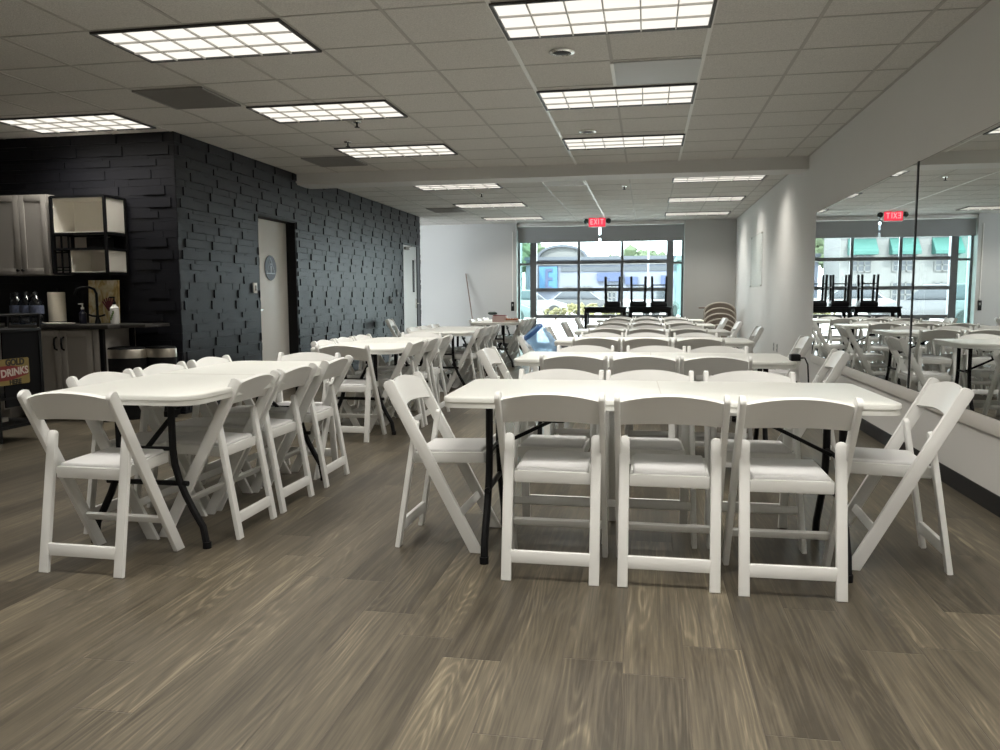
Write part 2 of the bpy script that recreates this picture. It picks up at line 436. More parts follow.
# ------------------------------------------------------------------ doors in the black wall
m = MB(); m.bx(WL-.2, WL+.004, D1[1]-.03, D1[1]+.0, 0, D1[2]); m.bx(WL-.2, WL+.004, D1[0], D1[0]+.02, 0, D1[2]); m.bx(WL-.2, WL+.004, D1[0]+.02, D1[1]-.03, D1[2]-.025, D1[2]); m.bx(WL-.3, WL-.2, D1[0], D1[1], 0, D1[2])
struct(m.build('trim_3', M['jamb']))
d = struct(MB().bx(WL-.165, WL-.12, D1[0]+.022, D1[1]-.032, .012, D1[2]-.03, .003).build('door_1', M['door']))
h = MB(); h.lathe([(.028, 0), (.028, .012), (.012, .014), (.012, .045)], 16, (0, 0, 0), mx=Matrix.Rotation(PI/2, 4, 'Y')); h.box((.045, .05, 0), (.016, .12, .016), .005)
h.build('door_handle', M['chrome'], d, (WL-.12, D1[0]+.12, 1.0))
# round restroom sign: dark disc, pale triangle ring and three marks
sg = MB(); sg.use(M['blue_sign']); sg.lathe([(.15, 0), (.155, .004), (.152, .009)], 40, mx=Matrix.Rotation(PI/2, 4, 'Y'))
sg.use(M['pale_sign'])
tri = lambda s, o=0: [(-.115*s, -.075*s+o), (.115*s, -.075*s+o), (0, .125*s+o)]
sg.prism((.0095, 0, 0), Y_, Z_, tri(1), .002)
sg.use(M['blue_sign']); sg.prism((.0106, 0, .002), Y_, Z_, tri(.84), .002)
sg.use(M['pale_sign'])
sg.lathe([(.014, 0), (.014, .002)], 14, (.0112, 0, .045), mx=Matrix.Rotation(PI/2, 4, 'Y')); sg.box((.0122, 0, -.002), (.002, .03, .055)); sg.box((.0122, .008, -.045), (.002, .011, .035)); sg.box((.0122, -.008, -.045), (.002, .011, .035))
tag(sg.build('restroom_sign', loc=(WL-.119, 9.29, 1.515)), 'round dark restroom sign with a triangle on the white door', 'sign')
s_ = thing('light_switch', 'small pale switch plate on black wall beside the restroom door', 'switch', (WL+.03, 8.60, 1.26))
MB().box((0, 0, 0), (.012, .085, .12), .003).build('switch_plate', M['white_plastic'], s_); MB().box((.009, 0, 0), (.01, .03, .06), .002).build('rocker', M['grille'], s_)
# far door
m = MB(); m.bx(WL-.12, WL+.02, D2[1]-.12, D2[1], 0, D2[2]); m.bx(WL-.12, WL+.02, D2[0], D2[0]+.03, 0, D2[2]); m.bx(WL-.12, WL+.02, D2[0]+.03, D2[1]-.12, D2[2]-.03, D2[2])
struct(m.build('trim_4', mat('grey_door_frame', (.09, .10, .11), .5)))
d = MB(); d.bx(WL-.05, WL, D2[0]+.032, D2[1]-.122, .012, D2[2]-.033, .002); d = struct(d.build('door_2', M['door_grey']))
MB().bx(WL+.0005, WL+.006, 15.02, 15.15, 1.24, 1.86, .002).build('vision_panel', M['dark_glass'], d)
h = MB(); h.box((.03, 0, 0), (.06, .02, .02), .004); h.box((.055, -.05, 0), (.016, .12, .018), .004); h.box((.004, 0, 0), (.008, .05, .19), .002); h.build('door_handle', M['steel'], d, (WL+.001, 15.24, 1.02))
h = MB(); h.box((.02, 0, 0), (.04, .22, .05), .004); h.bar((.03, .05, .02), (.03, .35, .06), .02, .008, X_); h.build('door_closer', M['grille'], d, (WL+.001, 14.60, 2.06))
for (yy, zz, lab) in ((13.95, 1.22, 'small black switch plate on black wall beside the far white door'), (13.55, 1.10, 'small dark wall box on black wall, second from the far white door')):
    s_ = thing('wall_switch', lab, 'switch', (WL+.032, yy, zz)); MB().box((0, 0, 0), (.014, .08, .13), .003).build('switch_plate', M['jamb'], s_); MB().box((.009, 0, 0), (.008, .03, .05), .002).build('rocker', M['grille'], s_)

# ------------------------------------------------------------------ window wall: glazed sectional door between two sidelights
YW = 17.66
f = MB()
f.bx(-2.56, -2.42, YW-.05, YW+.08, 0, 2.70); f.bx(.405, .545, YW-.05, YW+.08, 0, 2.70)
for x in (-1.485, -.545): f.bx(x-.03, x+.03, YW-.02, YW+.03, 0, 2.70)
for z, hh in ((1.885, .075), (1.29, .075), (.70, .08), (.06, .12), (2.44, .07)): f.bx(-2.42, .405, YW-.025, YW+.035, z-hh/2, z+hh/2)
f.bx(-2.83, .76, YW-.05, YW+.08, 2.64, 2.70)
f = struct(f.build('window_1', M['alu']))
MB().bx(-2.42, .405, YW, YW+.006, 0.0, 2.64).build('window_glass', M['glass'], f, smooth=0)
for n, (x0, x1) in ((2, (-2.83, -2.56)), (3, (.545, .76))):
    f = MB(); a, b_ = (x0, x0+.045) if n == 2 else (x1-.045, x1)
    f.bx(a, b_, YW-.04, YW+.06, 0, 2.64); f.bx(x0, x1, YW-.03, YW+.05, 1.83, 1.88); f.bx(x0, x1, YW-.03, YW+.05, 0, .09)
    f = struct(f.build('window_%d' % n, M['alu'])); MB().bx(x0+.01, x1-.01, YW+.002, YW+.008, .0, 2.64).build('window_glass', M['glass_teal'], f, smooth=0)
for x0, x1, lab in ((-2.825, -1.045, 'grey roller blind over the aisle half of the window, raised'), (-1.0, .755, 'grey roller blind over the mirror half of the window, raised')):
    b_ = thing('roller_blind', lab, 'blind', (0, 0, 0), group='roller blinds over the window')
    MB().bx(x0, x1, 17.50, 17.503, 2.33, 2.66).build('shade_fabric', M['blind'], b_)
    MB().bx(x0, x1, 17.492, 17.511, 2.315, 2.333, .003).build('hem_bar', M['blind'], b_)
    MB().bx(x0, x1, 17.45, 17.56, 2.665, 2.738, .006).build('head_box', M['white_plastic'], b_)
bp = thing('blind_control', 'black remote box on the far white wall beside the window', 'control', (-2.92, YB-.012, .93))
MB().box((0, 0, 0), (.07, .024, .20), .006).build('control_box', M['jamb'], bp); MB().box((0, -.014, .03), (.03, .006, .05), .002).build('button', M['grille'], bp)
MB().bx(-.008, .008, -.003, .009, .10, 1.62).build('cable_channel', M['white_plastic'], bp)

# ------------------------------------------------------------------ ceiling fixtures
def troffer():
    r = thing('ceiling_light', '', 'ceiling light', (0, 0, C), group='recessed ceiling lights')
    w, l = 1.2192, .6096
    a = MB()
    for s in (-1, 1):
        a.bx(-w/2, w/2, s*l/2-s*.018, s*l/2, -.014, .0); a.bx(s*w/2-s*.018, s*w/2, -l/2, l/2, -.014, .0)
    a.build('rim', M['fixture'], r)
    MB().bx(-w/2+.02, w/2-.02, -l/2+.02, l/2-.02, -.004, -.001).build('diffuser', M['diffuser'], r)
    a = MB()
    for i in range(1, 6): x = -w/2+w*i/6; a.bx(x-.004, x+.004, -l/2+.018, l/2-.018, -.016, -.005)
    for i in range(1, 3): y = -l/2+l*i/3; a.bx(-w/2+.018, w/2-.018, y-.004, y+.004, -.016, -.005)
    a.build('louver', M['louver'], r)
    # the tubes behind the louver: a parabolic troffer throws its light down, with a cut-off towards the walls
    ld = bpy.data.lights.new('troffer_tubes', 'AREA'); ld.shape = 'RECTANGLE'; ld.size = w-.06; ld.size_y = l-.06
    ld.energy = 13.0; ld.color = (1.0, .955, .875); ld.spread = math.radians(128)
    lo = bpy.data.objects.new('troffer_tubes', ld); COL.objects.link(lo); lo.parent = r; lo.location = (0, 0, -.018)
    return r
lx = lambda k: GX0+.6096+k*1.2192
LIGHTS = [
 (-2.7, 4.72, 'bright troffer ceiling light over the front kitchen-side table'), (-2.71, 6.64, 'bright troffer ceiling light between the two left return grilles, before the beam'),
 (-2.71, 8.54, 'troffer ceiling light just before the beam, near the restroom door'), (-5.15, 6.62, 'troffer ceiling light above the kitchenette corner'),
 (-.26, 4.72, 'large troffer ceiling light above the aisle, cut by the top edge'), (-.26, 6.62, 'troffer ceiling light behind the grey metal ceiling panel'),
 (-.26, 8.52, 'troffer ceiling light above the aisle, just before the beam'),
 (-2.71, 11.38, 'yellowish troffer ceiling light just past the beam on the black-wall side'), (-2.71, 13.85, 'troffer ceiling light past the beam, middle of the black-wall line'), (-2.71, 16.25, 'troffer ceiling light by the window on the black-wall side'),
 (.93, 11.34, 'troffer ceiling light just past the beam on the mirror-wall side'), (.93, 13.75, 'troffer ceiling light past the beam, middle of the mirror-wall line'), (.93, 16.1, 'troffer ceiling light by the window on the mirror-wall side'),
 (-2.71, 2.45, 'added fill troffer ceiling light overhead in the black-wall line, outside the view'), (-.26, 2.45, 'added fill troffer ceiling light overhead in the aisle line, outside the view'),  # unseen lamps added along the two lines to light chairs and walls
 (.95, 2.2, 'added fill troffer ceiling light overhead beside the mirror wall, outside the view'), (.95, .3, 'added fill troffer ceiling light, unseen behind the camera beside the mirror wall'),  # unseen pair added to brighten the lower mirror wall and the chairs
 (-2.71, .5, 'added fill troffer ceiling light, unseen behind the camera in the black-wall line'), (-.26, .5, 'added fill troffer ceiling light, unseen behind the camera in the aisle line'),  # further unseen rows added to light the chair backs
 (-2.71, -1.45, 'added fill troffer ceiling light, unseen at the back of the room, black-wall line'), (-.26, -1.45, 'added fill troffer ceiling light, unseen at the back of the room, aisle line')]
T0 = troffer()
for i, (x, y, lab) in enumerate(LIGHTS):
    if i == 0: T0.location = (x, y, C-.004); T0['label'] = lab
    else: dup(T0, (x, y, C-.004), 0, lab)

def grille(x0, x1, y0, y1, lab, m, n):
    r = thing('ceiling_vent', lab, 'vent', ((x0+x1)/2, (y0+y1)/2, C-.004), group='ceiling air vents'); w, l = x1-x0, y1-y0
    MB().bx(-w/2, w/2, -l/2, l/2, -.004, 0).build('backing', m, r)
    a = MB()
    for i in range(n): y = -l/2+l*(i+.5)/n; a.bx(-w/2+.01, w/2-.01, y-.006, y+.004, -.012, -.004)
    a.build('slats', m, r)
    a = MB()
    for s in (-1, 1): a.bx(-w/2, w/2, s*l/2-s*.012, s*l/2, -.014, -.004); a.bx(s*w/2-s*.012, s*w/2, -l/2, l/2, -.014, -.004)
    a.build('frame', m, r)
grille(-3.92, -3.33, 5.68, 6.27, 'dark grey return grille in the ceiling beside the big kitchen-side light', M['grille'], 22)
grille(-3.92, -3.33, 8.73, 9.32, 'dark grey return grille in the ceiling just before the beam', M['grille'], 22)
grille(-3.95, -3.35, 14.1, 14.75, 'dark grey return grille in the ceiling past the beam near the black wall', M['grille'], 22)
grille(-1.46, -.88, 11.0, 11.6, 'pale slatted air vent in the ceiling just past the beam', M['white_plastic'], 8)
tag(MB().bx(-.25, .34, 5.67, 6.26, C-.010, C-.003, .001).build('ceiling_panel', M['grey_tile']), 'smooth grey metal ceiling panel next to the aisle light', 'ceiling panel')
for x, y, lab in ((-.57, 5.36, 'round white ceiling downlight with dark centre beside the large aisle light'), (-.59, 7.92, 'round white ceiling downlight with dark centre nearer the beam')):
    r = thing('ceiling_speaker', lab, 'ceiling fitting', (x, y, C-.004), group='round ceiling fittings')
    MB().lathe([(.085, 0), (.085, -.006), (.062, -.012), (.058, -.004)], 28, caps=False).build('trim_ring', M['chrome'], r)
    MB().lathe([(.058, -.005), (.03, -.012), (.001, -.014)], 24).build('cone', M['jamb'], r)
for x, y, lab in ((-3.05, 7.95, 'dark sprinkler head in the ceiling beside the light before the beam'), (-2.62, 5.62+1.45, 'tiny sprinkler head hanging at the edge of a kitchen-side ceiling light'), (-2.55, 12.3, 'small sprinkler head in the ceiling past the beam, black-wall side'), (-.35, 11.9, 'small sprinkler head in the ceiling past the beam, above the aisle')):
    r = thing('sprinkler_head', lab, 'sprinkler', (x, y, C-.004), group='ceiling sprinkler heads')
    MB().lathe([(.04, 0), (.036, -.008), (.012, -.01)], 18).build('escutcheon', M['chrome'], r)
    MB().lathe([(.009, -.008), (.009, -.045), (.024, -.047), (.024, -.051)], 14).build('deflector', M['jamb'], r)

# exit sign with two lamp heads, hung from the ceiling
ex = thing('exit_sign', 'red lit EXIT sign with two emergency lamp heads hung before the window', 'sign', (-1.03, 16.65, 2.665))
MB().box((0, 0, 0), (.36, .055, .215), .01).build('housing', M['white_plastic'], ex)
fc = MB().box((0, -.029, 0), (.335, .006, .19), .002).build('face', M['exit'], ex)
lt = MB(); L0, H0, T_ = -.135, .105, .017
def strokes(x, segs, w=.058):
    for (a, b_) in segs: lt.bar((x+a[0]*w, -.0335, (a[1]-.5)*H0), (x+b_[0]*w, -.0335, (b_[1]-.5)*H0), T_, .003, V((-(b_[1]-a[1])*H0, 0, (b_[0]-a[0])*w)))
strokes(-.135, [((.12, 0), (.12, 1)), ((0, .06), (1, .06)), ((0, .5), (.85, .5)), ((0, .94), (1, .94))])
strokes(-.06, [((0, 0), (1, 1)), ((0, 1), (1, 0))])
strokes(.0, [((.5, 0), (.5, 1))])
strokes(.07, [((.5, 0), (.5, 1)), ((-.05, .94), (1.05, .94))])
lt.build('lettering', M['exit_letter'], fc)
for s in (-1, 1):
    q = MB(); q.lathe([(.025, .03), (.05, .01), (.056, -.035), (.05, -.04)], 18, mx=Matrix.Rotation(PI/2, 4, 'X')); q.build('lamp_head', M['dark_green'], ex, (s*.225, 0, .02))
MB().lathe([(.05, 0), (.05, .012), (.02, .012), (.02, -.0)], 16).build('canopy', M['white_plastic'], ex, (0, 0, .064))
MB().box((0, 0, .092), (.03, .03, .03)).build('stem', M['white_plastic'], ex)

# ------------------------------------------------------------------ folding chair
def make_chair():
    r = thing('folding_chair', '', 'chair')
    F, B = V((.19, 0, 0)), V((-.212, 0, .757)); d = (B-F).normalized(); nx = V((d.z, 0, -d.x))   # nx: towards the front
    W2 = .0265
    def upright(s):
        m = MB(); pts = []
        # foot cut flat at the floor
        for sg_ in (-1, 1):
            p = F+nx*W2*sg_; t = -p.z/d.z; q = p+d*t; pts.append((q.x, q.z))
        lo, hi = pts; top = []
        for k in range(9):
            a = PI*k/8; q = B+nx*W2*math.cos(a)+d*W2*.7*math.sin(a); top.append((q.x, q.z))
        m.prism((0, s*.205, 0), X_, Z_, [lo, hi]+top, .023, .004); return m
    for s in (-1, 1): upright(s).build('upright', M['chair'], r)
    # arched, slightly hollow back panel
    grid = []
    n = 14
    for j in range(5):
        row = []
        for i in range(n+1):
            y = -.197+.394*i/n; c = 1-(y/.197)**2
            zb, zt = .648+.012*c, .744+.030*c
            z = zb+(zt-zb)*j/4; t = (z)/d.z; p = F+d*t
            row.append((p.x-.022*c+.008, y, z))
        grid.append(row)
    MB().sheet(grid, .017, nx).build('backrest', M['chair'], r)
    # rear leg frame
    for s in (-1, 1):
        m = MB(); a, b_ = V((-.19, s*.178, 0)), V((-.093, s*.178, .592)); dd = (b_-a).normalized(); L = (b_-a).length
        pts = [(-.0205, 0), (.0205, 0)]+[(.0205*math.cos(PI*k/8), L-.019+.019*math.sin(PI*k/8)) for k in range(9)]
        m.prism(a, Y_, dd, pts, .023, .004); m.build('rear_leg', M['chair'], r)
        MB().lathe([(.008, -.003), (.008, .003), (.004, .005)], 10, mx=Matrix.Rotation(-s*PI/2, 4, 'X')).build('pivot_bolt', M['bolt'], r, (-.105, s*.2005, .567))
    MB().box((-.175, 0, .098), (.019, .322, .052), .004).build('rear_stretcher', M['chair'], r)
    zf = .165; p = F+d*(zf/d.z)
    m = MB(); m.bar((p.x, -.194, zf), (p.x, .194, zf), .036, .018, d, .004); m.build('front_stretcher', M['chair'], r)
    # seat: frame with moulded rim and padded top
    T = Matrix.Translation((.047, 0, .420)) @ Matrix.Rotation(-.035, 4, 'Y')
    st = MB()
    for x in (-.152, .158): st.box((x, 0, 0), (.022, .312, .05), .005, T)
    for y in (-.147, .147): st.box((.003, y, 0), (.330, .020, .05), .005, T)
    st.box((.003, 0, .012), (.31, .295, .02), 0, T)
    st = st.build('seat', M['chair'], r)
    MB().box((.003, 0, .029), (.306, .290, .020), .009, T, 3).build('seat_pad', M['pad'], st)
    return r
CH0 = make_chair(); _first = [True]
def chair(x, y, rz, label, group):
    rz += random.uniform(-.025, .025)
    if _first[0]:
        _first[0] = False; CH0.location = (x, y, 0); CH0.rotation_euler = (0, 0, rz); tag(CH0, label, None, group); return CH0
    return dup(CH0, (x, y, 0), rz, label, group)

# ------------------------------------------------------------------ folding table
TL, TW, TZ = 1.81, .755, .735
def rrect(L, W, r, n=7):
    o = []
    for cx, cy, a0 in ((L/2-r, W/2-r, 0), (-L/2+r, W/2-r, PI/2), (-L/2+r, -W/2+r, PI), (L/2-r, -W/2+r, 1.5*PI)):
        for k in range(n): a = a0+PI/2*k/(n-1); o.append((cx+r*math.cos(a), cy+r*math.sin(a)))
    return o
def make_table(r0=.055, lx_=.745):
    r = thing('folding_table', '', 'table')
    m = MB()
    prof = [(.030, 0.), (.004, .0), (.004, .022), (.0, .024), (.0, .038), (.003, .043), (.008, .0455)]   # inset, height
    rings = [[(x, y, z) for x, y in rrect(TL-2*i, TW-2*i, max(.01, r0-i))] for i, z in prof]
    t = bmesh.new(); vs = [[t.verts.new(p) for p in rg] for rg in rings]; n = len(vs[0])
    for a in range(len(vs)-1):
        for k in range(n): t.faces.new((vs[a][k], vs[a][(k+1) % n], vs[a+1][(k+1) % n], vs[a+1][k]))
    t.faces.new(vs[0][::-1]); t.faces.new(vs[-1])
    m._merge(t, Matrix.Translation((0, 0, TZ-.0455)))
    top = m.build('tabletop', M['table'], r)
    MB().bx(-.0022, .0022, -TW/2+.012, TW/2-.012, TZ-.0022, TZ+.0006).build('fold_seam', M['louver'], top)
    for s in (-1, 1):
        X = s*lx_; q = MB()
        for w in (-1, 1):
            path = [(X, w*.135, TZ-.045), (X, w*.135, .46)]+[(X, w*(.135+.135*(1-math.cos(a*PI/10))), .46-.36*a/5*1.0) for a in range(1, 6)]+[(X, w*.285, .012)]
            q.tube(path, .0165, 10)
            q.lathe([(.020, 0), (.020, .03)], 12, (X, w*.2865, 0))
        q.tube([(X, -.205, .30), (X, .205, .30)], .0125, 8); q.tube([(X, -.135, TZ-.06), (X, .135, TZ-.06)], .0125, 8)
        lg = q.build('leg_frame', M['black_metal'], r)
        q = MB(); q.bar((X-s*.01, 0, .46), (s*.28, 0, TZ-.052), .022, .016, Y_, .003); q.box((s*.47, 0, .592), (.10, .03, .03), .005, None)
        q.tube([(X, -.135, .46), (X, .135, .46)], .010, 8); q.bx(s*.24-.02, s*.24+.06*0+.02, -.05, .05, TZ-.056, TZ-.044)
        q.build('brace', M['black_metal'], lg)
    return r
TB0 = make_table(); TB1 = make_table(.10, .69); _ft = [True, True]
def table(x, y, rz, label, group, k=0):
    T = (TB0, TB1)[k]
    if _ft[k]:
        _ft[k] = False; T.location = (x, y, 0); T.rotation_euler = (0, 0, rz); tag(T, label, None, group); return T
    return dup(T, (x, y, 0), rz, label, group)

ORD = ['front', 'second', 'third', 'fourth', 'fifth', 'last']
rows = [(3.20, .06, .022), (5.20, .03, .0), (7.38, .05, .01), (9.45, .05, 0), (11.5, .045, .008), (13.8, .045, 0)]
POS = ['aisle-end', 'middle', 'mirror-end']
NX = [(-.372, .098, .556), (-.455, -.012, .43), (-.45, -.005, .46), (-.45, .0, .47), (-.46, .0, .47), (-.48, -.01, .46)]
FX = [(-.43, .02, .50), (-.46, .07, .52), (-.45, .0, .48), (-.44, .02, .49), (-.45, .01, .47), (-.45, .0, .47)]
EL = [(-.925, 3.62, .0), (-.93, 5.66, 0), (-.97, 7.62, 0), (-1.0, 9.78, 0), (-.99, 11.7, 0), (-.99, 13.9, 0)]
ER = [(1.06, 3.66, .03), (1.07, 5.66, .05), (1.22, 7.62, .0), (1.12, 9.95, 0), (1.10, 11.9, 0), (1.09, 13.9, 0)]
for i, (y0, xc, rz) in enumerate(rows):
    o = ORD[i]; yc = y0+TW/2
    table(xc, yc, rz, 'long white folding table, %s of the six set crosswise along the mirror wall' % o, 'crosswise white folding tables')
    sh = lambda x: (x-xc)*rz
    for j, x in enumerate(NX[i]): chair(x, y0+.085-(.02 if i == 0 and j == 2 else 0)+sh(x)*.4, PI/2+rz*.5, 'white folding chair, %s of three on the near side of the %s mirror-wall table' % (POS[j], o), 'chairs at the mirror-wall tables')
    for j, x in enumerate(FX[i]): chair(x, y0+TW-.105+sh(x), -PI/2+rz*.5, 'white folding chair, %s of three on the window side of the %s mirror-wall table' % (POS[j], o), 'chairs at the mirror-wall tables')
    chair(EL[i][0], EL[i][1], EL[i][2], 'white folding chair at the aisle end of the %s mirror-wall table%s' % (o, ' under a blue jug' if i == 2 else ''), 'chairs at the mirror-wall tables')
    chair(ER[i][0], ER[i][1], PI-ER[i][2], 'white folding chair at the mirror end of the %s mirror-wall table' % o, 'chairs at the mirror-wall tables')
ORDL = ['front', 'second', 'third', 'last']
lrows = [(3.05, -2.275), (6.10, -2.36), (9.05, -2.42), (12.5, -2.42)]
PL = ['camera-end', 'middle', 'window-end']
LR = [(3.60, 4.075, 4.645), (6.55, 7.02, 7.5), (9.5, 9.99, 10.5), (13.0, 13.5, 14.0)]
LLs = [(3.56, 4.06, 4.58), (6.58, 7.05, 7.52), (9.5, 10.0, 10.48), (12.95, 13.45, 13.95)]
for i, (y0, xc) in enumerate(lrows):
    o = ORDL[i]
    table(xc, y0+TL/2, PI/2+(.0 if i else .01), 'long white folding table, %s of the four set lengthwise on the black-wall side' % o, 'lengthwise white folding tables', 1)
    for j, y in enumerate(LR[i]): chair(xc+TW/2-(.195 if i == 0 else .15), y, PI, 'white folding chair, %s of three on the aisle side of the %s black-wall table' % (PL[j], o), 'chairs at the black-wall tables')
    for j, y in enumerate(LLs[i]): chair(xc-TW/2+.155, y, 0, 'white folding chair, %s of three on the wall side of the %s black-wall table' % (PL[j], o), 'chairs at the black-wall tables')
    if i < 2:
        chair(xc-.03 if i == 0 else xc, y0-.01 if i == 0 else y0+.03, PI/2, 'white folding chair at the camera end of the %s black-wall table' % o, 'chairs at the black-wall tables')
        chair(xc+.02, y0+TL-.0, -PI/2, 'white folding chair at the window end of the %s black-wall table' % o, 'chairs at the black-wall tables')

# folded chair leaning on the black wall
fc = dup(CH0, (-4.10, 13.0, .0), 0, 'white folding chair standing alone against the black wall near the far door', 'loose chairs')
fc.rotation_euler = (0, 0, .12)
# ------------------------------------------------------------------ things on tables and seats
jg = thing('water_jug', 'blue five-gallon water jug lying on an aisle-end chair seat', 'water jug', (-.955, 7.60, .675))
jg.rotation_euler = (-.10, 2.42, .12); jg.scale = (.86, .86, .86)
MB().lathe([(.04, -.235), (.115, -.232), (.130, -.21), (.130, -.14), (.123, -.125), (.123, -.105), (.130, -.09), (.130, -.02), (.123, -.005), (.123, .015), (.130, .03), (.130, .10), (.115, .145), (.06, .185), (.032, .20), (.030, .235)], 28).build('bottle', M['water_blue'], jg)
MB().lathe([(.036, .222), (.037, .262), (.030, .268)], 20).build('cap', M['water_dark'], jg)
MB().lathe([(.118, -.236), (.1325, -.215), (.1315, -.195)], 28, caps=False).build('base_band', M['water_dark'], jg)
pb = thing('power_adapter', 'small black power adapter with a cord on the corner of the second mirror-wall table', 'adapter', (.925, 5.27, TZ))
MB().box((0, 0, .023), (.06, .08, .042), .006).build('adapter_body', M['jamb'], pb)
MB().tube([(.03, 0, .02), (.06, .0, .02), (.075, -.02, -.02), (.08, -.03, -.12), (.085, -.05, -.25)], .005, 8).build('cord', M['jamb'], pb)
bxn = thing('carton', 'pale pink carton with a dark lid on the last black-wall table', 'box', (-2.36, 12.68, TZ))
MB().box((.02, 0, .05), (.22, .16, .10), .003).build('carton_body', M['pink'], bxn); MB().box((.02, 0, .108), (.2, .15, .014), .003).build('lid', M['maroon'], bxn)
tg = MB(); tg.lathe([(.02, -.08), (.045, -.05), (.045, .03), (.015, .07)], 16, (0, 0, .026), sx=.6, mx=Matrix.Rotation(PI/2, 4, 'Y')); 
tag(tg.build('scoop', M['dark_green'], loc=(-2.45, 12.66, TZ+.118)), 'dark green scoop lying on the pink carton', 'scoop')
tr = thing('snack_tray', 'pale tray of orange-brown snacks on the last black-wall table', 'tray', (-2.14, 12.66, TZ))
q = MB(); q.box((0, 0, .006), (.22, .16, .012), .004)
for s in (-1, 1): q.box((s*.106, 0, .018), (.010, .16, .03), .003); q.box((0, s*.076, .018), (.22, .010, .03), .003)
q.build('tray', M['sign_white'], tr)
q = MB()
for a in range(5):
    for b_ in range(3): q.blob((-.08+.04*a, -.045+.045*b_, .037+random.uniform(0, .012)), (.022, .022, .026), .2, a*3+b_, 1)
q = q.build('snacks', M['snack'], tr); q['kind'] = 'stuff'

# ------------------------------------------------------------------ far end furniture: counter-height tables with stools upturned on them
for x0, x1, lab in ((-1.30, -.42, 'black high table under the window, aisle half, with one upturned stool'), (-.38, .50, 'black high table under the window, mirror half, with two upturned stools')):
    r = thing('high_table', lab, 'table', ((x0+x1)/2, 17.02, 0), group='black high tables by the window'); w = x1-x0
    MB().box((0, 0, .905), (w, .56, .035), .004).build('tabletop', M['black_metal'], r); MB().box((0, 0, .842), (w-.03, .53, .09), .002).build('apron', M['black_metal'], r)
    for sx in (-1, 1):
        for sy in (-1, 1): MB().box((sx*(w/2-.04), sy*.225, .40), (.07, .07, .80), .003).build('leg', M['black_metal'], r)
def make_stool():
    r = thing('bar_stool', '', 'stool', group='upturned black stools')
    q = MB(); q.box((0, 0, .045), (.34, .34, .09), .02, None, 3); q.box((0, 0, .10), (.30, .30, .03), .004); q.build('seat', M['black_metal'], r)
    for sx in (-1, 1):
        for sy in (-1, 1): q = MB(); q.bar((sx*.135, sy*.135, .09), (sx*.148, sy*.148, .63), .042, .042, X_, .003); q.build('leg', M['black_metal'], r)
    for s in (-1, 1):
        q = MB(); q.bar((-.145, s*.145, .45), (.145, s*.145, .45), .02, .016, Z_, .002); q.build('rung', M['black_metal'], r)
        q = MB(); q.bar((s*.143, -.145, .38), (s*.143, .145, .38), .02, .016, Z_, .002); q.build('rung', M['black_metal'], r)
    return r
st0 = make_stool()
for i, (x, y, rz, lab) in enumerate(((-.715, 17.0, .0, 'black stool upturned on the high table, aisle-side one of three'), (-.185, 17.02, .04, 'black stool upturned on the high tables, middle one of three'), (.245, 17.0, -.03, 'black stool upturned on the high table, mirror-side one of three'))):
    if i == 0: st0.location = (x, y, .9225); st0['label'] = lab
    else: dup(st0, (x, y, .9225), rz, lab)

# stack of arched-back chairs in the far corner
def make_stacker():
    r = thing('stacking_chair', '', 'chair', group='stacked brown chairs in the corner')
    n = 14; grid = []
    for j in range(5):
        row = []
        for i in range(n+1):
            x = -.25+.50*i/n; c = max(0., 1-(abs(x)/.25)**2.4)
            zt = .30+.16*c**.5; zb = .20; z = zb+(zt-zb)*j/4
            row.append((x, -.20-.06*(z-.2)/.25, z))
        grid.append(row)
    MB().sheet(grid, .03, Y_).build('backrest', M['brown'], r)
    path = [(-.262, -.205, .16)]+[(-.262*math.cos(PI*k/14), -.215-.06*((.29+.185*math.sin(PI*k/14))-.2)/.25, .29+.185*math.sin(PI*k/14)) for k in range(15)]+[(.262, -.205, .16)]
    MB().tube(path, .015, 8).build('back_frame', M['beige'], r)
    MB().box((0, 0, .20), (.48, .38, .045), .015, None, 3).build('seat', M['brown'], r)
    for sx in (-1, 1):
        MB().tube([(sx*.225, .17, .19), (sx*.235, .20, 0)], .011, 8).build('leg', M['beige'], r); MB().tube([(sx*.262, -.205, .17), (sx*.262, -.22, 0)], .011, 8).build('leg', M['beige'], r)
    return r
sk = make_stacker()
NAMES = ['bottom', 'second from the floor', 'third from the floor', 'third from the top', 'second from the top', 'topmost']
sk.scale = (1.15, 1, 1)
for k in range(6):
    lab = 'brown arched-back stacking chair in the far corner, %s of its stack' % NAMES[k]
    p = (1.42, 16.35+.045*k, .107*k)
    if k == 0: sk.location = p; sk['label'] = lab
    else: dup(sk, p, 0, lab)
sd = thing('side_stand', 'narrow brown pedestal stand beside the stacked chairs in the far corner', 'stand', (1.12, 16.5, 0))
MB().box((0, 0, .905), (.2, .2, .025), .004).build('stand_top', M['wood'], sd); MB().box((.03, 0, .455), (.05, .05, .87), .004).build('post', M['wood'], sd); MB().box((.0, 0, .012), (.22, .22, .024), .004).build('foot', M['wood'], sd)
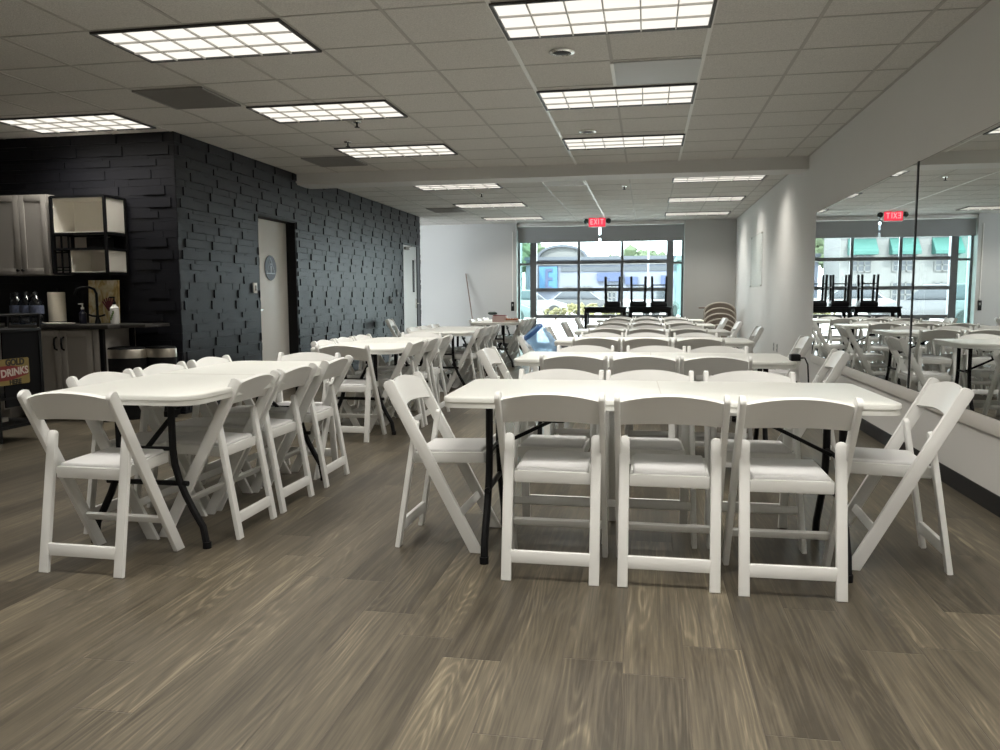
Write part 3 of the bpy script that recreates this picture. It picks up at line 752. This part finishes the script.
# framed clear sheet and two outlets on the right wall
ac = thing('wall_frame', 'clear acrylic notice holder mounted on the white wall past the mirror', 'frame', (WR, 14.1, 1.73))
MB().bx(-.02, -.014, -.68, .68, -.44, .44).build('sheet', M['acrylic'], ac); MB().bx(-.008, -.001, -.66, .66, -.42, .42).build('backing', mat('pale_grey_board', (.72, .72, .71), .6), ac)
for y in (-.66, .66):
    for z in (-.42, .42): MB().lathe([(.016, 0), (.016, .024), (.010, .027)], 12, mx=Matrix.Rotation(-PI/2, 4, 'Y')).build('standoff', M['chrome'], ac, (0, y, z))
for y, lab in ((12.02, 'white wall outlet low past the mirror, window-side one of two'), (11.72, 'white wall outlet low past the mirror, mirror-side one of two')):
    r = thing('wall_outlet', lab, 'outlet', (WR, y, .41), group='wall outlets past the mirror'); MB().bx(-.007, 0, -.04, .04, -.06, .06, .002).build('outlet_plate', mat('grey_plate', (.45, .45, .45), .5), r)
    MB().bx(-.010, -.006, -.018, .018, .01, .045).bx(-.010, -.006, -.018, .018, -.045, -.01).build('sockets', M['grille'], r)
# broom leaning on the far wall
br = thing('broom', 'broom with a thin dark wooden handle leaning on the far white wall', 'broom', (-3.70, 17.14, 0))
MB().tube([(0, 0, .10), (-.27, .23, 1.66)], .013, 8).build('handle', M['wood'], br); MB().box((.01, 0, .055), (.32, .05, .11), .012).build('brush', M['dark_green'], br)

# ------------------------------------------------------------------ kitchenette
kc = thing('base_cabinet', 'taupe base cabinet with two shaker doors under the dark counter', 'cabinet', (-5.35, 6.82, 0))
MB().bx(-.37, .37, -.255, .27, .09, .862).bx(-.37, .37, -.20, .27, 0, .09).build('carcass', M['taupe'], kc)
def shaker(w, h, hz, hs, parent, loc):
    d_ = MB(); d_.bx(-w/2, w/2, -.014, 0, 0, h); fr = .06
    d_.bx(-w/2, -w/2+fr, -.022, -.012, 0, h, .001); d_.bx(w/2-fr, w/2, -.022, -.012, 0, h, .001); d_.bx(-w/2+fr, w/2-fr, -.022, -.012, 0, fr, .001); d_.bx(-w/2+fr, w/2-fr, -.022, -.012, h-fr, h, .001)
    d_ = d_.build('door', M['taupe'], parent, loc)
    return d_
for s in (-1, 1):
    d_ = shaker(.325, .745, 0, s, kc, (s*.166-.03, -.257, .11))
    q = MB(); x = -s*.128
    q.tube([(x, -.02, .56), (x, -.05, .575), (x, -.056, .62), (x, -.05, .665), (x, -.02, .68)], .009, 8); q.build('handle', M['jamb'], d_)
MB().bx(.315, .37, -.275, -.255, .09, .862, .001).build('filler_panel', M['taupe'], kc)
kc2 = dup(kc, (-6.40, 6.82, 0), 0, 'taupe base cabinet behind the bar cart, under the dark counter')
ct = MB(); ct.bx(-8.15, -4.86, 6.52, 7.09, .865, .905, .004); ct.bx(-4.86, -4.60, 6.70, 7.09, .875, .905, .003)
tag(ct.build('countertop', M['counter']), 'long dark countertop along the black kitchenette wall', 'counter')
pn = thing('counter_support', 'pair of black posts under the counter end beside the base cabinet', 'counter post', (-4.955, 6.8, 0))
for y in (-.235, .20): MB().bx(-.018, .018, y-.018, y+.018, 0, .8745).build('post', M['black_metal'], pn)
uc = thing('upper_cabinet', 'taupe double-door wall cabinet above the water bottles', 'cabinet', (-5.955, 6.94, 1.375))
MB().bx(-.305, .305, -.13, .158, 0, .765).build('carcass', M['taupe'], uc)
for s in (-1, 1):
    d_ = shaker(.30, .755, 0, s, uc, (s*.1525, -.132, .005)); MB().lathe([(.006, 0), (.006, .015), (.014, .02), (.012, .03)], 12, mx=Matrix.Rotation(PI/2, 4, 'X')).build('knob', M['jamb'], d_, (-s*.125, -.021, .04))
# open black-framed shelf unit
sf = thing('wall_shelf', 'black metal framed wall shelf with white box compartments above the faucet', 'shelf', (-5.20, 6.98, 1.385))
q = MB(); H_ = .725; XR = .17
for x in (-.40, XR):
    for y in (-.19, .11): q.bx(x-.012, x+.012, y-.012, y+.012, 0, H_)
for z in (.0, .232, .376, H_):
    for y in (-.19, .11): q.bx(-.40, XR, y-.010, y+.010, z-.010, z+.010)
    for x in (-.40, XR): q.bx(x-.010, x+.010, -.19, .11, z-.010, z+.010)
q.build('frame', M['black_metal'], sf)
def tray(z0, z1, x0, nm):
    q = MB(); q.bx(x0, XR-.004, .096, .104, z0, z1); q.bx(x0, x0+.008, -.178, .096, z0, z1); q.bx(XR-.014, XR-.004, -.178, .096, z0, z1)
    q.bx(x0, XR-.004, -.178, .096, z0, z0+.008); q.bx(x0, XR-.004, -.178, .096, z1-.006, z1); q.build(nm, M['white_lam'], sf)
tray(.388, .714, -.39, 'upper_box'); tray(.012, .220, -.225, 'lower_box')
MB().bx(-.39, -.0, .096, .104, .244, .366).build('middle_back', M['white_lam'], sf)
q = MB()
for x in (-.385, -.315, -.24): q.bx(x-.006, x+.006, -.186, -.174, .01, .366)
for z in (.03, .06, .20, .36): q.bx(-.39, -.23, -.186, -.174, z-.006, z+.006)
q.build('wire_rack', M['black_metal'], sf)
MB().bx(-.39, -.235, .096, .102, .012, .222).build('rack_back', mat('grey_back', (.20, .19, .18), .6), sf)
bb = MB(); bb.box((0, 0, .057), (.20, .14, .105), .008); bb.box((0, -.072, .057), (.17, .006, .08), .002)
tag(bb.build('speaker_box', M['jamb'], loc=(-5.235, 6.98, 1.6275)), 'small black box speaker in the middle of the wall shelf', 'speaker')
# on the counter
pt = thing('picture_panel', 'tan botanical picture panel leaning on the wall behind the faucet', 'picture', (-5.27, 7.02, .9065))
pt.rotation_euler = (-.05, 0, 0)
MB().bx(-.165, .165, 0, .018, 0, .42).build('canvas', M['art'], pt)
q = MB()
for k in range(7): a = -.9+.3*k; q.bar((.06, -.004, .12), (.06+.09*math.sin(a), -.004, .12+.10*math.cos(a)+.03), .012, .004, X_)
q.blob((.06, -.005, .19), (.03, .004, .03), .3, 3, 1); q.build('flower_print', M['maroon'], pt)
fa = thing('faucet', 'black gooseneck faucet standing on the dark counter', 'faucet', (-5.245, 6.86, .905))
MB().tube([(.03, 0, 0), (.03, 0, .24), (.03, -.002, .29), (.015, -.01, .33), (-.02, -.03, .35), (-.08, -.06, .35), (-.12, -.08, .33), (-.14, -.09, .28)], .012, 10).build('spout', M['black_metal'], fa)
MB().lathe([(.028, 0), (.026, .02), (.018, .05), (.016, .08)], 16, (.03, 0, 0)).build('base', M['black_metal'], fa)
for s in (-1, 1): q = MB(); q.tube([(.03, 0, .07), (.03+s*.05, -.01, .075), (.03+s*.085, -.01, .085)], .009, 8); q.build('lever', M['black_metal'], fa)
pp = thing('paper_towel', 'cream paper towel roll standing on the counter beside the water bottles', 'paper towel', (-5.67, 6.88, .905))
MB().lathe([(.085, 0), (.085, .012), (.012, .014), (.012, .34)], 24).build('holder', M['black_metal'], pp)
MB().lathe([(.022, .02), (.077, .02), (.078, .03), (.078, .295), (.076, .305), (.022, .305)], 28, caps=False).build('roll', M['paper'], pp)
sb = thing('soap_bottle', 'navy soap bottle with a clear pump beside the faucet', 'bottle', (-5.375, 6.86, .905))
MB().lathe([(.030, 0), (.033, .01), (.033, .10), (.014, .125), (.013, .14)], 18).build('bottle', M['navy'], sb); q = MB(); q.lathe([(.015, .138), (.015, .158), (.006, .16), (.006, .19)], 12); q.box((-.01, -.01, .19), (.05, .014, .012), .003); q.build('pump', M['white_plastic'], sb)
sb = thing('soap_dispenser', 'white soap dispenser with green leaf print and black pump on the counter', 'bottle', (-5.015, 6.84, .905))
MB().lathe([(.038, 0), (.040, .01), (.040, .15), (.02, .175), (.015, .185)], 20).build('bottle', M['white_plastic'], sb); q = MB(); q.lathe([(.016, .185), (.016, .205), (.006, .207), (.006, .25)], 12); q.box((-.012, -.012, .252), (.055, .016, .014), .003); q.build('pump', M['jamb'], sb)
q = MB()
for k in range(4): q.box((-.014+.009*k, -.0405, .05+.02*k), (.016, .003, .03), .001)
q.build('leaf_label', M['green'], sb)
di = MB(); di.lathe([(.10, 0), (.125, .008), (.13, .014), (.10, .012)], 24, sx=1.2, sy=.7); tag(di.build('soap_dish', M['white_lam'], loc=(-5.46, 6.65, .905)), 'shallow pale dish on the counter edge by the faucet', 'dish')
# three gallon water bottles
def make_gallon():
    r = thing('water_bottle', '', 'bottle', group='clear water bottles on the counter')
    b_ = MB().lathe([(.058, 0), (.0635, .008), (.0635, .06), (.061, .066), (.0635, .072), (.0635, .19), (.058, .215), (.030, .262), (.021, .27), (.021, .29)], 22).build('bottle', M['jug'], r)
    MB().lathe([(.0638, .10), (.0642, .102), (.0642, .178), (.0638, .18)], 22, caps=False).build('label', M['jug_label'], b_)
    MB().lathe([(.023, .288), (.023, .308), (.02, .31)], 16).build('cap', M['jug'], r)
    MB().tube([(-.018, 0, .286), (-.04, 0, .297), (-.062, 0, .292), (-.066, 0, .262), (-.060, 0, .21)], .007, 8).build('handle', M['jug'], r)
    return r
gl = make_gallon()
for i, (x, y, lab) in enumerate(((-5.92, 6.66, 'clear water bottle on the counter, farthest along from the paper towel'), (-5.79, 6.63, 'clear water bottle on the counter, middle one of three'), (-5.66, 6.60, 'clear water bottle on the counter, beside the paper towel roll'))):
    p = (x, y, .905)
    if i == 0: gl.location = p; gl['label'] = lab
    else: dup(gl, p, 0, lab)
# bar cart with tin sign
cx0, cx1, cy0, cy1 = -5.75, -4.90, 5.25, 5.73
bc = thing('bar_cart', 'black metal bar cart at the kitchenette with a tin sign on its end', 'cart', (0, 0, 0))
for x in (cx0, cx1-.02):
    for y in (cy0, cy1-.02): 
        lg = MB().bx(x-.0, x+.028, y, y+.028, .03, .90).build('leg', M['black_metal'], bc); MB().lathe([(.012, 0), (.012, .03)], 10, (x+.014, y+.014, 0)).build('foot', M['chrome'], lg)
MB().bx(cx0, cx1+.01, cy0, cy1+.01, .885, .91, .003).build('top', M['black_metal'], bc)
MB().bx(cx0, cx1, cy0, cy1, .13, .155).build('bottom_shelf', M['black_metal'], bc)
MB().bx(cx0, cx1, cy0, cy1, .36, .38).build('middle_shelf', M['black_metal'], bc)
MB().bx(cx1-.012, cx1, cy0+.09, cy1, .30, .885).build('end_panel', mat('cart_panel', (.006, .006, .007), .7, spec=.12), bc)
q = MB()
for y in (cy0, cy1): q.tube([(cx0, y, 1.02), (cx1, y, 1.02)], .009, 8)
q.tube([(cx1, cy0, 1.02), (cx1, cy1, 1.02)], .009, 8); q.build('guard_rail', M['black_metal'], bc)
for (x, y) in ((cx1, cy0), (cx1, cy1), (-5.2, cy1), (-5.3, cy0), (-5.08, cy0)):
    p_ = MB().bx(x-.011, x+.011, y-.011, y+.011, .91, 1.02).build('rail_post', M['black_metal'], bc); MB().lathe([(.014, .91), (.014, .918)], 10, (x, y-.012, 0)).build('stud', M['chrome'], p_)
tn = MB().bx(-5.56, -5.1, 5.31, 5.57, .156, .19).build('folded_cloth', M['white_lam']); tag(tn, 'folded pale cloth on the bottom shelf of the bar cart', 'cloth')
bxk = MB(); bxk.box((0, 0, .13), (.34, .30, .26), .006); tag(bxk.build('storage_box', mat('grey_box', (.17, .165, .155), .6), loc=(-5.32, 5.47, .38)), 'grey storage box on the middle shelf of the bar cart', 'box')
# tin sign: hangs on the end of the cart, faces the aisle
sn = thing('tin_sign', 'mustard tin sign reading DRINKS hung on the end of the bar cart', 'sign', (cx1+.004, 5.34, .578))
SW, SH = .50, .205
MB().prism((0, 0, 0), Y_, Z_, rrect(SW, SH, .015, 5), .004).build('plate', M['mustard'], sn)
q = MB(); q.prism((.003, 0, -.005), Y_, Z_, [(-.25, .018), (-.06, .055), (.06, .055), (.235, .025), (.235, -.025), (.05, -.06), (-.08, -.06), (-.25, -.04)], .002); q.build('red_banner', M['red'], sn)
TM = lambda y, z, x=.004, rx=0.: Matrix.Translation((x, y, z)) @ basis(Y_, Z_, X_, V((0, 0, 0))) @ Matrix.Rotation(rx, 4, 'Z')
MB().text('GOLD', .068, TM(.105, .072), .002, bold=.0028).build('lettering', M['ink'], sn)
MB().text('DRINKS', .080, TM(.095, -.004, .0055, .06), .002, bold=.0026).build('lettering', M['sign_white'], sn)
MB().text('HERE', .052, TM(.10, -.082), .002, bold=.002).build('lettering', M['ink'], sn)
# bins
for x, w, lab in ((-4.925, .235, 'black bin with a wide steel band beside the base cabinet'), (-4.605, .155, 'black bin with a steel band at the wall corner')):
    r = thing('trash_bin', lab, 'bin', (x, 6.80 if w > .2 else 6.93, 0), group='black bins with steel bands')
    MB().lathe([(.88*w, 0), (.9*w, .01), (w*.985, .56)], 36, sy=.62).build('body', M['jamb'], r); MB().lathe([(w*1.0, .585), (w*1.01, .585), (w*1.01, .665), (w*1.0, .668)], 36, sy=.62, caps=False).build('steel_band', M['steel'], r)
    MB().lathe([(w*.985, .56), (w*.99, .672), (w*.95, .685), (w*.5, .69)], 36, sy=.62).build('lid', M['jamb'], r)

# ------------------------------------------------------------------ outdoors beyond the window
struct(MB().bx(-70, 70, 17.92, 200, -.2, -.02).build('ground_outside', M['pavement']))
def ext_windows(parent, xs, zs, w, h, y, mat_f, name='window'):
    for x in xs:
        for z in zs:
            f_ = MB(); f_.bx(x-w/2, x+w/2, y-.06, y, z, z+h); f_ = f_.build(name, M['dark_glass'], parent)
            q = MB()
            for i in range(4): xx = x-w/2+w*i/3; q.bx(xx-.05, xx+.05, y-.12, y-.05, z-.05, z+h+.05)
            for i in range(4): zz = z+h*i/3; q.bx(x-w/2, x+w/2, y-.12, y-.05, zz-.05, zz+.05)
            q.build('window_frame', mat_f, f_)
bg = thing('building', 'blue-grey building with an arched roof across the car park', 'building', (0, 0, 0))
YE = 75
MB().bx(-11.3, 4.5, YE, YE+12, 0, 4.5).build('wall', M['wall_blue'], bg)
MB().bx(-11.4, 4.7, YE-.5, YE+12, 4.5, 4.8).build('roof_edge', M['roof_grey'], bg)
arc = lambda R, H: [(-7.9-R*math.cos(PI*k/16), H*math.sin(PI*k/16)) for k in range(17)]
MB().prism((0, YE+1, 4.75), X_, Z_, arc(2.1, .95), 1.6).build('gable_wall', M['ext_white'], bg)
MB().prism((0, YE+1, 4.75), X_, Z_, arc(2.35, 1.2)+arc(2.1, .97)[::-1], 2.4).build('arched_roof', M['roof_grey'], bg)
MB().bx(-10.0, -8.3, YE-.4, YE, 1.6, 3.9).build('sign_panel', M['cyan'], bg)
q = MB(); q.bx(-9.4, -9.15, YE-.5, YE-.4, 1.8, 3.7); 
for z in (1.8, 2.65, 3.45): q.bx(-9.15, -8.75, YE-.5, YE-.4, z, z+.25)
q.build('sign_mark', M['blue'], bg)
MB().bx(-4.6, -2.2, YE-.4, YE, 2.5, 3.3).build('sign_panel', M['blue'], bg); MB().bx(-2.0, -.9, YE-.4, YE, 2.2, 2.9).build('sign_panel', M['blue'], bg); MB().bx(1.2, 2.2, YE-.4, YE, 2.2, 3.0).build('sign_panel', M['blue'], bg)
ext_windows(bg, (-7.2, -5.6, -3.4, -.2, 3.2), (.5,), 1.1, 1.5, YE, M['ext_white'])
MB().bx(-11.3, 4.5, YE-.25, YE, 4.05, 4.3).build('fascia_band', M['ext_white'], bg)
MB().bx(-8.0, 4.5, YE-.12, YE, 3.45, 3.85).build('clerestory', M['dark_glass'], bg)
wb = thing('building', 'white building with teal awnings seen in the mirror', 'building', (0, 0, 0)); YT = 68
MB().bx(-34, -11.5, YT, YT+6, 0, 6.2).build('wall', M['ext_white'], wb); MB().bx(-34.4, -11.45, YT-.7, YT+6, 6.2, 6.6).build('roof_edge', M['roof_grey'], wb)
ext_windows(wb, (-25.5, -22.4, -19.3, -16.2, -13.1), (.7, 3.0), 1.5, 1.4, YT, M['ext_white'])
for x in (-25.5, -22.4, -19.3, -16.2, -13.1):
    q = MB(); q.prism((x, YT, 4.3), Y_, Z_, [(0, 0), (-1.0, 0), (-1.0, .25), (0, 1.3)], 2.1); q.build('awning', M['teal'], wb)
rb = thing('building', 'pale teal low building past the mirror-side sidelight', 'building', (0, 0, 0))
MB().bx(1.9, 7, 48, 54, 0, 3.2).build('wall', mat('pale_teal_render', (.09, .125, .122), .8), rb); MB().bx(1.7, 7.2, 47.7, 54, 3.2, 3.5).build('roof_edge', M['ext_white'], rb)
ext_windows(rb, (2.8, 4.6), (1.0,), 1.0, 1.2, 48, M['ext_white'])
def car(x, y, rz, paint, lab):
    r = thing('car', lab, 'car', (x, y, -.02), rz, 'parked cars outside the window')
    pr = [(-2.2, .35), (2.2, .35), (2.25, .7), (1.5, .92), (.9, .98), (-1.9, 1.0), (-2.2, .85)]
    MB().prism((0, 0, 0), X_, Z_, pr, 1.7, .08).build('body', paint, r)
    MB().prism((0, 0, 0), X_, Z_, [(-1.8, .98), (1.0, .96), (.35, 1.45), (-1.2, 1.48)], 1.5, .08).build('cabin', M['dark_glass'], r)
    MB().prism((0, 0, 0), X_, Z_, [(-1.3, 1.44), (.4, 1.42), (.3, 1.52), (-1.15, 1.54)], 1.4, .03).build('roof', paint, r)
    for a in (-1.35, 1.4):
        for b_ in (-.8, .8): MB().lathe([(.33, -.1), (.34, -.08), (.34, .08), (.33, .1)], 20, (a, b_, .34), mx=Matrix.Rotation(PI/2, 4, 'X')).build('wheel', M['tyre'], r)
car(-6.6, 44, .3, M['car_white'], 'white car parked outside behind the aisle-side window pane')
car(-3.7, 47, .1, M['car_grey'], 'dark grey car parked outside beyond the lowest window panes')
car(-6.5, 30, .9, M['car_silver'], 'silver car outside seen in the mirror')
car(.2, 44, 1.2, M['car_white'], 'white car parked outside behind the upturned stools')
def tree(x, y, h, r, lab, m, palm=False):
    t = thing('palm_tree' if palm else 'tree', lab, 'tree', (x, y, -.02), 0, 'trees outside the window')
    MB().tube([(0, 0, 0), (.1, 0, h*.4), (0, 0, h*(.98 if palm else .7))], .18, 8).build('trunk', M['trunk'], t)
    q = MB(); rn = random.Random(int(x*10+y))
    if palm:
        for k in range(14):
            a = 2*PI*k/14; d_ = V((math.cos(a), math.sin(a), 0)); e_ = rn.uniform(.2, 1.1)
            P = [V((0, 0, h))+d_*r*t_+V((0, 0, r*(e_*t_-1.2*t_*t_))) for t_ in (0, .25, .5, .75, 1)]
            for i in range(4): q.bar(P[i], P[i+1], .28*(1-.2*i), .04, V((-d_.y, d_.x, 0)))
    else:
        for k in range(60):
            a, b_ = rn.uniform(0, 2*PI), rn.random()**.5*r*.7
            q.blob((b_*math.cos(a), b_*math.sin(a), h*.72+rn.uniform(-.45, .45)*r), [r*rn.uniform(.14, .30)]*3, .45, k, 1)
    q.build('fronds' if palm else 'crown', m, t)
tree(-13.3, 88, 8.0, 2.6, 'tall leafy green tree outside behind the aisle-side sidelight', M['leaf']); tree(-11.8, 93, 6.6, 2.1, 'green tree outside behind the building, beside the arched roof', M['leaf'])
tree(-.4, 100, 7.3, 2.6, 'distant tree above the blue-grey building roof', M['leaf']); tree(-3.2, 105, 7.0, 2.3, 'smaller distant tree above the blue-grey building', M['leaf'])
tree(2.4, 104, 6.8, 2.4, 'distant tree above the building, behind the mirror-side panes', M['leaf'])
tree(-21.0, 82, 8.8, 1.7, 'palm tree outside seen in the mirror', M['leaf'], True); tree(-17.2, 80, 8.5, 1.7, 'second palm tree outside seen in the mirror', M['leaf'], True); tree(-13.9, 79, 8.2, 1.8, 'round green tree behind the teal awning building, seen in the mirror', M['leaf'])
for i, (x, y, r_, m_) in enumerate(((-3.0, 38, .75, 'leaf_yellow'), (-1.6, 39.5, .6, 'leaf_yellow'), (-4.4, 39, .55, 'leaf_yellow'))):
    t = thing('shrub', ['yellow-green shrub outside, largest of three', 'yellow-green shrub outside, next to the high table', 'yellow-green shrub outside, beside the parked grey car'][i], 'shrub', (x, y, -.02), 0, 'shrubs outside the window')
    q = MB(); rn = random.Random(i)
    for k in range(40): q.blob((rn.uniform(-.9, .9)*r_, rn.uniform(-.5, .5)*r_, r_*rn.uniform(.3, 1.0)), [r_*rn.uniform(.12, .22)]*3, .5, k+20*i, 1)
    q.build('foliage', M[m_], t); MB().tube([(0, 0, 0), (0, 0, r_*.6)], .05, 6).build('stem', M['trunk'], t)
lp = thing('street_lamp', 'thin grey lamp post standing in the car park', 'lamp post', (.05, 60, -.02))
MB().tube([(0, 0, 0), (0, 0, 5.0)], .07, 8).build('post', M['alu'], lp); MB().box((-.5, 0, 5.0), (1.2, .2, .1), .02).build('lamp_head', M['alu'], lp)

# ------------------------------------------------------------------ daylight
wd = bpy.data.worlds.new('sky'); scene.world = wd; wd.use_nodes = True
nt = wd.node_tree; b_ = nt.nodes['Background']
b_.inputs[0].default_value = (.86, .94, 1.0, 1); b_.inputs[1].default_value = 7.5
sl = bpy.data.lights.new('sun', 'SUN'); sl.energy = 6.0; sl.angle = .02; sl.color = (1, .96, .9)
so = bpy.data.objects.new('sun', sl); COL.objects.link(so); so.rotation_euler = (math.radians(48), 0, math.radians(-25))
cy = scene.cycles
cy.use_denoising = True; cy.max_bounces = 10; cy.diffuse_bounces = 5; cy.glossy_bounces = 4; cy.transparent_max_bounces = 12
cy.sample_clamp_indirect = 6.0; cy.caustics_refractive = False
